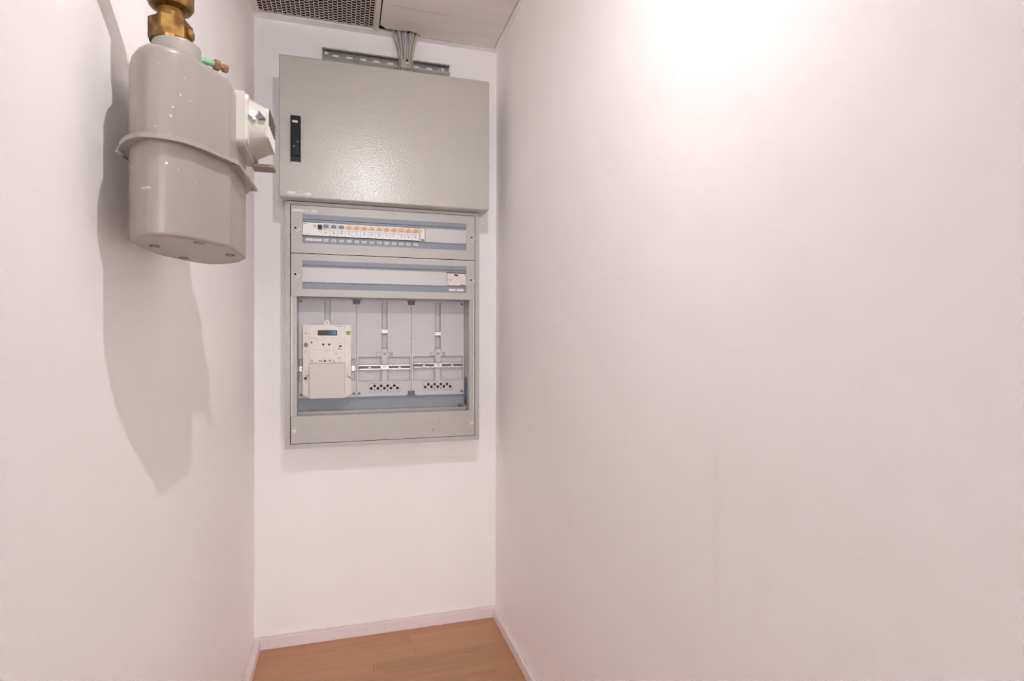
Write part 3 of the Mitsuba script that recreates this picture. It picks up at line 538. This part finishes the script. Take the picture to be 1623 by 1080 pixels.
put(e + '__fine_print', [prt(-0.1290, -0.1050, 1.2938, 1.2948), prt(-0.0920, -0.0690, 1.2938, 1.2948), prt(-0.0550, -0.0390, 1.2938, 1.2948), prt(-0.0280, -0.0100, 1.2938, 1.2948), prt(-0.130, -0.082, 1.2870, 1.2878),
                         prt(-0.130, -0.124, 1.2630, 1.2660), prt(-0.0900, -0.0760, 1.2560, 1.2568), prt(-0.1280, -0.0560, 1.2455, 1.2462), prt(-0.086, -0.036, 1.2420, 1.2427), prt(-0.083, -0.063, 1.2370, 1.2378),
                         prt(-0.0900, -0.0790, 1.2070, 1.2080), prt(-0.0730, -0.0620, 1.2070, 1.2080), prt(-0.0560, -0.0460, 1.2070, 1.2080), prt(-0.1320, -0.1265, 1.1985, 1.2060), prt(-0.0455, -0.0395, 1.1950, 1.2015), prt(-0.0205, -0.0190, 1.1945, 1.2015),
                         prt(-0.093, -0.068, 1.3295, 1.3303), prl(-0.1600, -0.1455, 1.3135, 1.3155), prl(-0.1545, -0.1495, 1.3105, 1.3135), prl(-0.1560, -0.1495, 1.2975, 1.2985), prl(-0.1555, -0.1540, 1.2355, 1.2450), prl(-0.1555, -0.1515, 1.2345, 1.2360)], 'm_ink_soft')
put(e + '__seal', [trimesh.creation.icosphere(2, 0.0058).apply_translation((-0.1545, ym + 0.008, 1.1290))], 'm_red', True, label='red lead seal')
put(e + '__seal_wire', [bx(-0.1525, -0.1405, ym + 0.009, ym + 0.0125, 1.1365, 1.1385), bx(-0.1545, -0.1405, ym + 0.009, ym + 0.0125, 1.1405, 1.1425), bx(0.0002, 0.0190, ym + 0.0095, ym + 0.0125, 1.1320, 1.1335), bx(0.0050, 0.0118, ym + 0.0095, ym + 0.0125, 1.1378, 1.1390), bx(0.0050, 0.0118, ym + 0.0095, ym + 0.0125, 1.1425, 1.1437), bx(0.0105, 0.0118, ym + 0.0095, ym + 0.0125, 1.138, 1.1437)], 'm_ink_soft')
put(e + '__seal', [cyl((0.0165, ym + 0.008, 1.1330), (0.0215, ym + 0.008, 1.1262), 0.0028, 8)], 'm_counter_under', label='dark twisted seal')

# ------------------------------------------------------------------ rail, clamp and cables above the cabinet
rl = thing('mounting_rail', 'slotted galvanised rail screwed to the wall above the upper cabinet', 'rail')
ra, rb, rz0, rz1 = -0.0930, 0.4507, 2.4788, 2.5200
web = sbox(ra, rz0, rb, rz1)
for x in np.arange(-0.050, 0.440, 0.0573):
    web = web.difference(sbox(x, 2.5005, x + 0.022, 2.5065).buffer(0.002, quad_segs=3))
put(rl + '__web', [ext_y(web, 2.5462, 2.549)], 'm_zinc')
put(rl + '__flange', [bx(ra, rb, 2.522, 2.549, rz1 - 0.0028, rz1, 0.0006)], 'm_screw', label='upper flange, shade on its underside painted in by a dark colour')  # darker than the lower flange: shade on the underside put into the colour
put(rl + '__lip', [bx(ra, rb, 2.5195, 2.5222, rz1 - 0.0050, rz1 + 0.0003, 0.0006)], 'm_zinc')
put(rl + '__flange', [bx(ra, rb, 2.522, 2.549, rz0, rz0 + 0.0028, 0.0006)], 'm_zinc')
put(rl + '__lip', [bx(ra, rb, 2.5195, 2.5222, rz0 - 0.0003, rz0 + 0.0078, 0.0006)], 'm_zinc')
for x, z in ((-0.0770, 2.5065), (0.4204, 2.5030)):
    put(rl + '__screw', [cyl((x, 2.540, z), (x, 2.547, z), 0.0072, 16, 0.0085), bx(x - 0.005, x + 0.005, 2.5392, 2.541, z - 0.0007, z + 0.0007)], 'm_steel', 35)
cl = thing('cable_clamp', 'metal saddle clamp holding the cable bundle on the rail', 'clamp')
arcx = np.linspace(-1, 1, 13)
saddle = []
for a, b_ in zip(arcx[:-1], arcx[1:]):
    f_ = lambda t: (0.2541 + 0.0305 * t, 2.5030 - 0.0075 * math.sqrt(max(0, 1 - t ** 4)))
    (xa, ya), (xb, yb_) = f_(a), f_(b_)
    P8 = [(xa, ya, 2.4680), (xb, yb_, 2.4680), (xa, ya + 0.002, 2.4680), (xb, yb_ + 0.002, 2.4680), (xa, ya, 2.5060), (xb, yb_, 2.5060), (xa, ya + 0.002, 2.5060), (xb, yb_ + 0.002, 2.5060)]
    saddle.append(trimesh.convex.convex_hull(np.array(P8)))
saddle += [bx(0.2228, 0.2250, 2.500, 2.535, 2.4660, 2.5080), bx(0.2833, 0.2855, 2.500, 2.535, 2.4660, 2.5080)]
put(cl + '__saddle', saddle, 'm_zinc')
put(cl + '__lug', [bx(0.2510, 0.2665, 2.492, 2.497, 2.484, 2.508, 0.002)], 'm_steel')
put(cl + '__screw', [cyl((0.2587, 2.486, 2.4985), (0.2587, 2.493, 2.4985), 0.0050, 12)], 'm_ink', label='dark clamp screw')
ncab = 11
CO = ['first', 'second', 'third', 'fourth', 'fifth', 'sixth', 'seventh', 'eighth', 'ninth', 'tenth', 'last']
for i in range(ncab):
    t = i / (ncab - 1)
    xt = 0.1900 + 0.1220 * t; xm_ = 0.2290 + 0.0510 * t
    yt = 2.500 + 0.012 * math.sin(i * 2.3); ymid = 2.5130 + 0.0068 * ((i % 2) - 0.5) * 2
    pts = []
    for s in np.linspace(0, 1, 14):
        z = 2.640 - s * 0.150
        w = 1 - (1 - min(1, s / 0.9)) ** 1.7
        pts.append((xt + (xm_ - xt) * w + 0.0015 * math.sin(3 * s + i), yt + (ymid - yt) * min(1, s * 1.2), z))
    pts += [(xm_, ymid, 2.470), (xm_, ymid, 2.440), (xm_, ymid, 2.384)]
    blue = i in (5,)
    ck = thing('cable', 'grey-blue sheathed cable in the middle of the bundle under the ceiling board' if blue else 'grey sheathed cable in the bundle running from the ceiling board to the clamp', 'cable', None if blue else 'grey cables above the upper cabinet')
    if not blue: labels[ck]['label'] = f'grey sheathed cable above the upper cabinet, {CO[i]} of eleven counted from the left'
    scene[ck] = mikit.ply(tube(pts, 0.0047 + 0.0005 * ((i * 7) % 3 - 1)), 'm_cable_blue' if blue else 'm_cable', True)

# ------------------------------------------------------------------ gas meter on the left wall
Z0 = 1.296
GAS_SIZE = 1.10                       # the meter is modelled 10 % small, then put at its place
GAS_AT = np.array([-0.2514, 0.9955, 1.9000])       # where the middle of the meter's body stands
GAS_MID = np.array([-0.2285, 0.9050, Z0 + 0.5491])
_put0 = put
def put(key, mesh, m, smooth=False, **lab):
    mm = cat(mesh).copy()
    mm.vertices = (np.array(mm.vertices) - GAS_MID) * GAS_SIZE + GAS_AT
    return _put0(key, mm, m, smooth, **lab)
def placed(mm):
    mm.vertices = (np.array(mm.vertices) - GAS_MID) * GAS_SIZE + GAS_AT
    return mm
g = thing('gas_meter', 'grey sheet metal gas meter hanging from brass fittings near the left wall', 'gas meter')
plan = Polygon([(-.296, .930), (-.282, .895), (-.268, .872), (-.252, .856), (-.234, .855), (-.215, .863), (-.199, .882), (-.183, .912), (-.166, .944), (-.165, 1.078), (-.184, 1.127), (-.210, 1.157), (-.238, 1.166), (-.261, 1.149), (-.282, 1.100), (-.296, 1.060)])
plan = plan.buffer(-0.006).buffer(0.006, quad_segs=8)
CEN = np.array([-0.230, 1.010]); NA = 144
ang = np.arange(NA) * 2 * math.pi / NA
def ring_at(off):
    pg = plan.buffer(off, quad_segs=8); xy = np.array(pg.exterior.coords); out = []
    from shapely.geometry import LineString
    for a in ang:
        d = np.array([math.cos(a), math.sin(a)])
        h = LineString([CEN, CEN + d * 0.5]).intersection(pg.exterior)
        pts_ = [h] if h.geom_type == 'Point' else list(getattr(h, 'geoms', []))
        q = max(pts_, key=lambda u_: (u_.x - CEN[0]) ** 2 + (u_.y - CEN[1]) ** 2)
        out.append((q.x, q.y))
    out = np.array(out)
    return out
rings = {}
def loft(levels, cap0=True, cap1=True):
    V, F = [], []
    for off, z in levels:
        if off not in rings: rings[off] = ring_at(off)
        V.append(np.column_stack([rings[off], np.full(NA, z)]))
    i = np.arange(NA); j = (i + 1) % NA
    for s in range(len(levels) - 1):
        a, b_ = s * NA, (s + 1) * NA
        F += [np.stack([a + i, a + j, b_ + j], 1), np.stack([a + i, b_ + j, b_ + i], 1)]
    n = len(levels) * NA
    if cap0: V.append([[CEN[0], CEN[1], levels[0][1]]]); F.append(np.stack([j, i, i * 0 + n], 1)); n += 1
    if cap1: V.append([[CEN[0], CEN[1], levels[-1][1]]]); a = (len(levels) - 1) * NA; F.append(np.stack([a + i, a + j, i * 0 + n], 1))
    return trimesh.Trimesh(np.vstack(V), np.vstack(F), process=False)
zf = Z0 + 0.266
put(g + '__lower_shell', loft([(-0.012, Z0 + 0.1365), (-0.006, Z0 + 0.1350), (-0.0025, Z0 + 0.1358), (-0.0008, Z0 + 0.1378), (0.0, Z0 + 0.1410), (0.0, zf)]), 'm_gas', 40)
put(g + '__upper_shell', loft([(0.0, zf), (0.0, Z0 + 0.381), (-0.0008, Z0 + 0.3860), (-0.0030, Z0 + 0.3900), (-0.0070, Z0 + 0.3925), (-0.024, Z0 + 0.3940)]), 'm_gas', 40)
fl_out = plan.buffer(0.0128, quad_segs=10).union(Polygon([(-.1520, 1.020), (-.1510, 1.1080), (-.1640, 1.1100), (-.1900, 1.0800)])).union(Polygon([(-.3092, .9600), (-.3092, .9250), (-.2900, .8900), (-.2850, .9400)]))
put(g + '__flange', ext_z(fl_out.difference(plan.buffer(-0.001)), zf - 0.0034, zf + 0.0006), 'm_gas_plain', label='thin seam flange round the middle')
put(g + '__flange__hem', [ext_z(fl_out.difference(fl_out.buffer(-0.0022, join_style=2)).difference(sbox(-0.40, 1.00, -0.10, 1.30)), zf - 0.0052, zf + 0.0012)], 'm_gas_plain')
put(g + '__flange__tab', [bx(-0.3095, -0.3010, 0.920, 0.936, zf - 0.0062, zf - 0.0028, 0.001)], 'm_counter', label='pale turned-down end of the seam')
put(g + '__flange__rivet', cyl((-0.1580, 1.094, zf - 0.0042), (-0.1580, 1.094, zf - 0.0030), 0.0022, 10), 'm_ink'); put(g + '__flange__rivet', cyl((-0.1605, 0.940, zf - 0.0042), (-0.1605, 0.940, zf - 0.0030), 0.0020, 10), 'm_ink')
for _c in ([cyl((-0.200, 0.905, Z0 + 0.134), (-0.200, 0.905, Z0 + 0.1375), 0.007, 12), cyl((-0.182, 1.03, Z0 + 0.134), (-0.182, 1.03, Z0 + 0.1375), 0.007, 12), cyl((-0.272, 0.96, Z0 + 0.134), (-0.272, 0.96, Z0 + 0.1375), 0.007, 12), cyl((-0.265, 1.09, Z0 + 0.134), (-0.265, 1.09, Z0 + 0.1375), 0.007, 12)]): put(g + '__dimple', _c, 'm_counter_under', label='dark dimple in the underside')
ax = (-0.2285, 0.905)
put(g + '__collar', lathe([(0.0, Z0 + 0.39), (0.0305, Z0 + 0.391), (0.0305, Z0 + 0.4100), (0.0295, Z0 + 0.4125), (0.0, Z0 + 0.4130)], ax), 'm_gas_plain', 40)
# counter box on the side facing the room
def slab_x(y0_, y1_, z0_, z1_, x0_, x1_, rr, taper=0.0):
    a = rect(y0_, y1_, z0_, z1_, rr); b_ = a.buffer(-taper) if taper else a
    va = [(x0_, *p) for p in a.exterior.coords]; vb = [(x1_, *p) for p in b_.exterior.coords]
    return trimesh.convex.convex_hull(np.array(va + vb))
CT = g + '__counter'
put(CT, [slab_x(0.985, 1.118, Z0 + 0.306, Z0 + 0.396, -0.168, -0.154, 0.012), slab_x(0.990, 1.113, Z0 + 0.310, Z0 + 0.394, -0.154, -0.149, 0.012, 0.002), slab_x(0.994, 1.109, Z0 + 0.312, Z0 + 0.392, -0.149, -0.125, 0.030, 0.011), slab_x(1.008, 1.096, Z0 + 0.325, Z0 + 0.379, -0.1255, -0.1205, 0.008, 0.001)], 'm_counter', 35)
put(CT + '__window', slab_x(1.013, 1.092, Z0 + 0.352, Z0 + 0.3775, -0.1210, -0.1196, 0.004), 'm_lens', label='dark reading window')
put(CT + '__plate', slab_x(1.013, 1.092, Z0 + 0.327, Z0 + 0.349, -0.1210, -0.1199, 0.004), 'm_trim', label='pale type plate')
put(CT + '__seal_pin', [cyl((-0.1420, 0.989, Z0 + 0.359), (-0.1420, 1.002, Z0 + 0.359), 0.0056, 14), cyl((-0.1400, 0.990, Z0 + 0.352), (-0.1400, 1.002, Z0 + 0.352), 0.0026, 10)], 'm_white', 35)
tri = Polygon([(-0.1345, Z0 + 0.353), (-0.1245, Z0 + 0.356), (-0.1340, Z0 + 0.367)])
put(CT + '__recess', ext_y(tri, 0.9945, 1.010), 'm_grey_toggle', label='grey three-cornered recess')
put(CT + '__tab', [bx(-0.158, -0.121, 1.085, 1.118, Z0 + 0.3005, Z0 + 0.3065, 0.001)], 'm_counter_under', label='brown tab under the counter')
# brass coupling and valve; pipe and lever out of view, shaped for their wall shadows
v = thing('gas_valve', 'worn brass coupling and valve above the gas meter', 'valve')
ax = (-0.2355, 0.903)
hexp = Polygon([(ax[0] + 0.0275 * math.cos(a), ax[1] + 0.0275 * math.sin(a)) for a in np.arange(6) * math.pi / 3 + 0.35])
put(v + '__nut', [ext_z(hexp, Z0 + 0.4155, Z0 + 0.4430), cyl((*ax, Z0 + 0.4130), (*ax, Z0 + 0.4165), 0.0262, 30, 0.0270)], 'm_brass')
put(v + '__nut__lug', bx(-0.214, -0.2065, 0.892, 0.912, Z0 + 0.4230, Z0 + 0.4360, 0.003), 'm_brass')
put(v + '__neck', lathe([(0.0165, Z0 + 0.442), (0.0165, Z0 + 0.459), (0.0175, Z0 + 0.466)], ax), 'm_brass', 40)
put(v + '__body', lathe([(0.0, Z0 + 0.459), (0.0170, Z0 + 0.459), (0.0260, Z0 + 0.4625), (0.0290, Z0 + 0.4680), (0.0290, Z0 + 0.505), (0.0250, Z0 + 0.519), (0.0, Z0 + 0.520)], ax), 'm_brass', 40)
put(v + '__lever', [bx(-0.200, -0.194, 0.826, 0.935, Z0 + 0.568, Z0 + 0.582, 0.002), cyl((-0.213, 0.905, Z0 + 0.514), (-0.197, 0.905, Z0 + 0.572), 0.006, 12)], 'm_yellow', label='yellow lever out of view, placed to cast the thin wall shadow')
p = thing('unseen_gas_pipe', 'unseen gas pipe above the brass valve, bent to cast the slanting wall shadow', 'pipe')
path = [(ax[0], y_, Z0 + z_) for y_, z_ in ((.905, .5225), (.904, .530), (.897, .538), (.87, .556), (.80, .598), (.70, .668), (.668, .700), (.655, .745), (.655, 1.2025))]
scene[p] = mikit.ply(placed(tube(path, 0.0165, 20)), 'm_trim', True)
q = thing('earthing_bolt', 'small brass bolt with a green wire end behind the gas meter collar', 'bolt')
put(q + '__wire', tube([(-0.2200, 0.925, Z0 + 0.3945), (-0.2120, 0.931, Z0 + 0.4050), (-0.2010, 0.938, Z0 + 0.4105), (-0.1890, 0.945, Z0 + 0.4110)], 0.0046, 10), 'm_green_wire', True)
dq = np.array([0.80, 0.60, -0.04]); dq /= np.linalg.norm(dq); p0_ = np.array([-0.1890, 0.945, Z0 + 0.4110])
put(q + '__nut', [cyl(p0_, p0_ + dq * 0.0080, 0.0078, 6)], 'm_copper')
put(q + '__shank', [cyl(p0_ + dq * 0.007, p0_ + dq * 0.019, 0.0044, 12), cyl(p0_ + dq * 0.013, p0_ + dq * 0.020, 0.0060, 6)], 'm_copper')
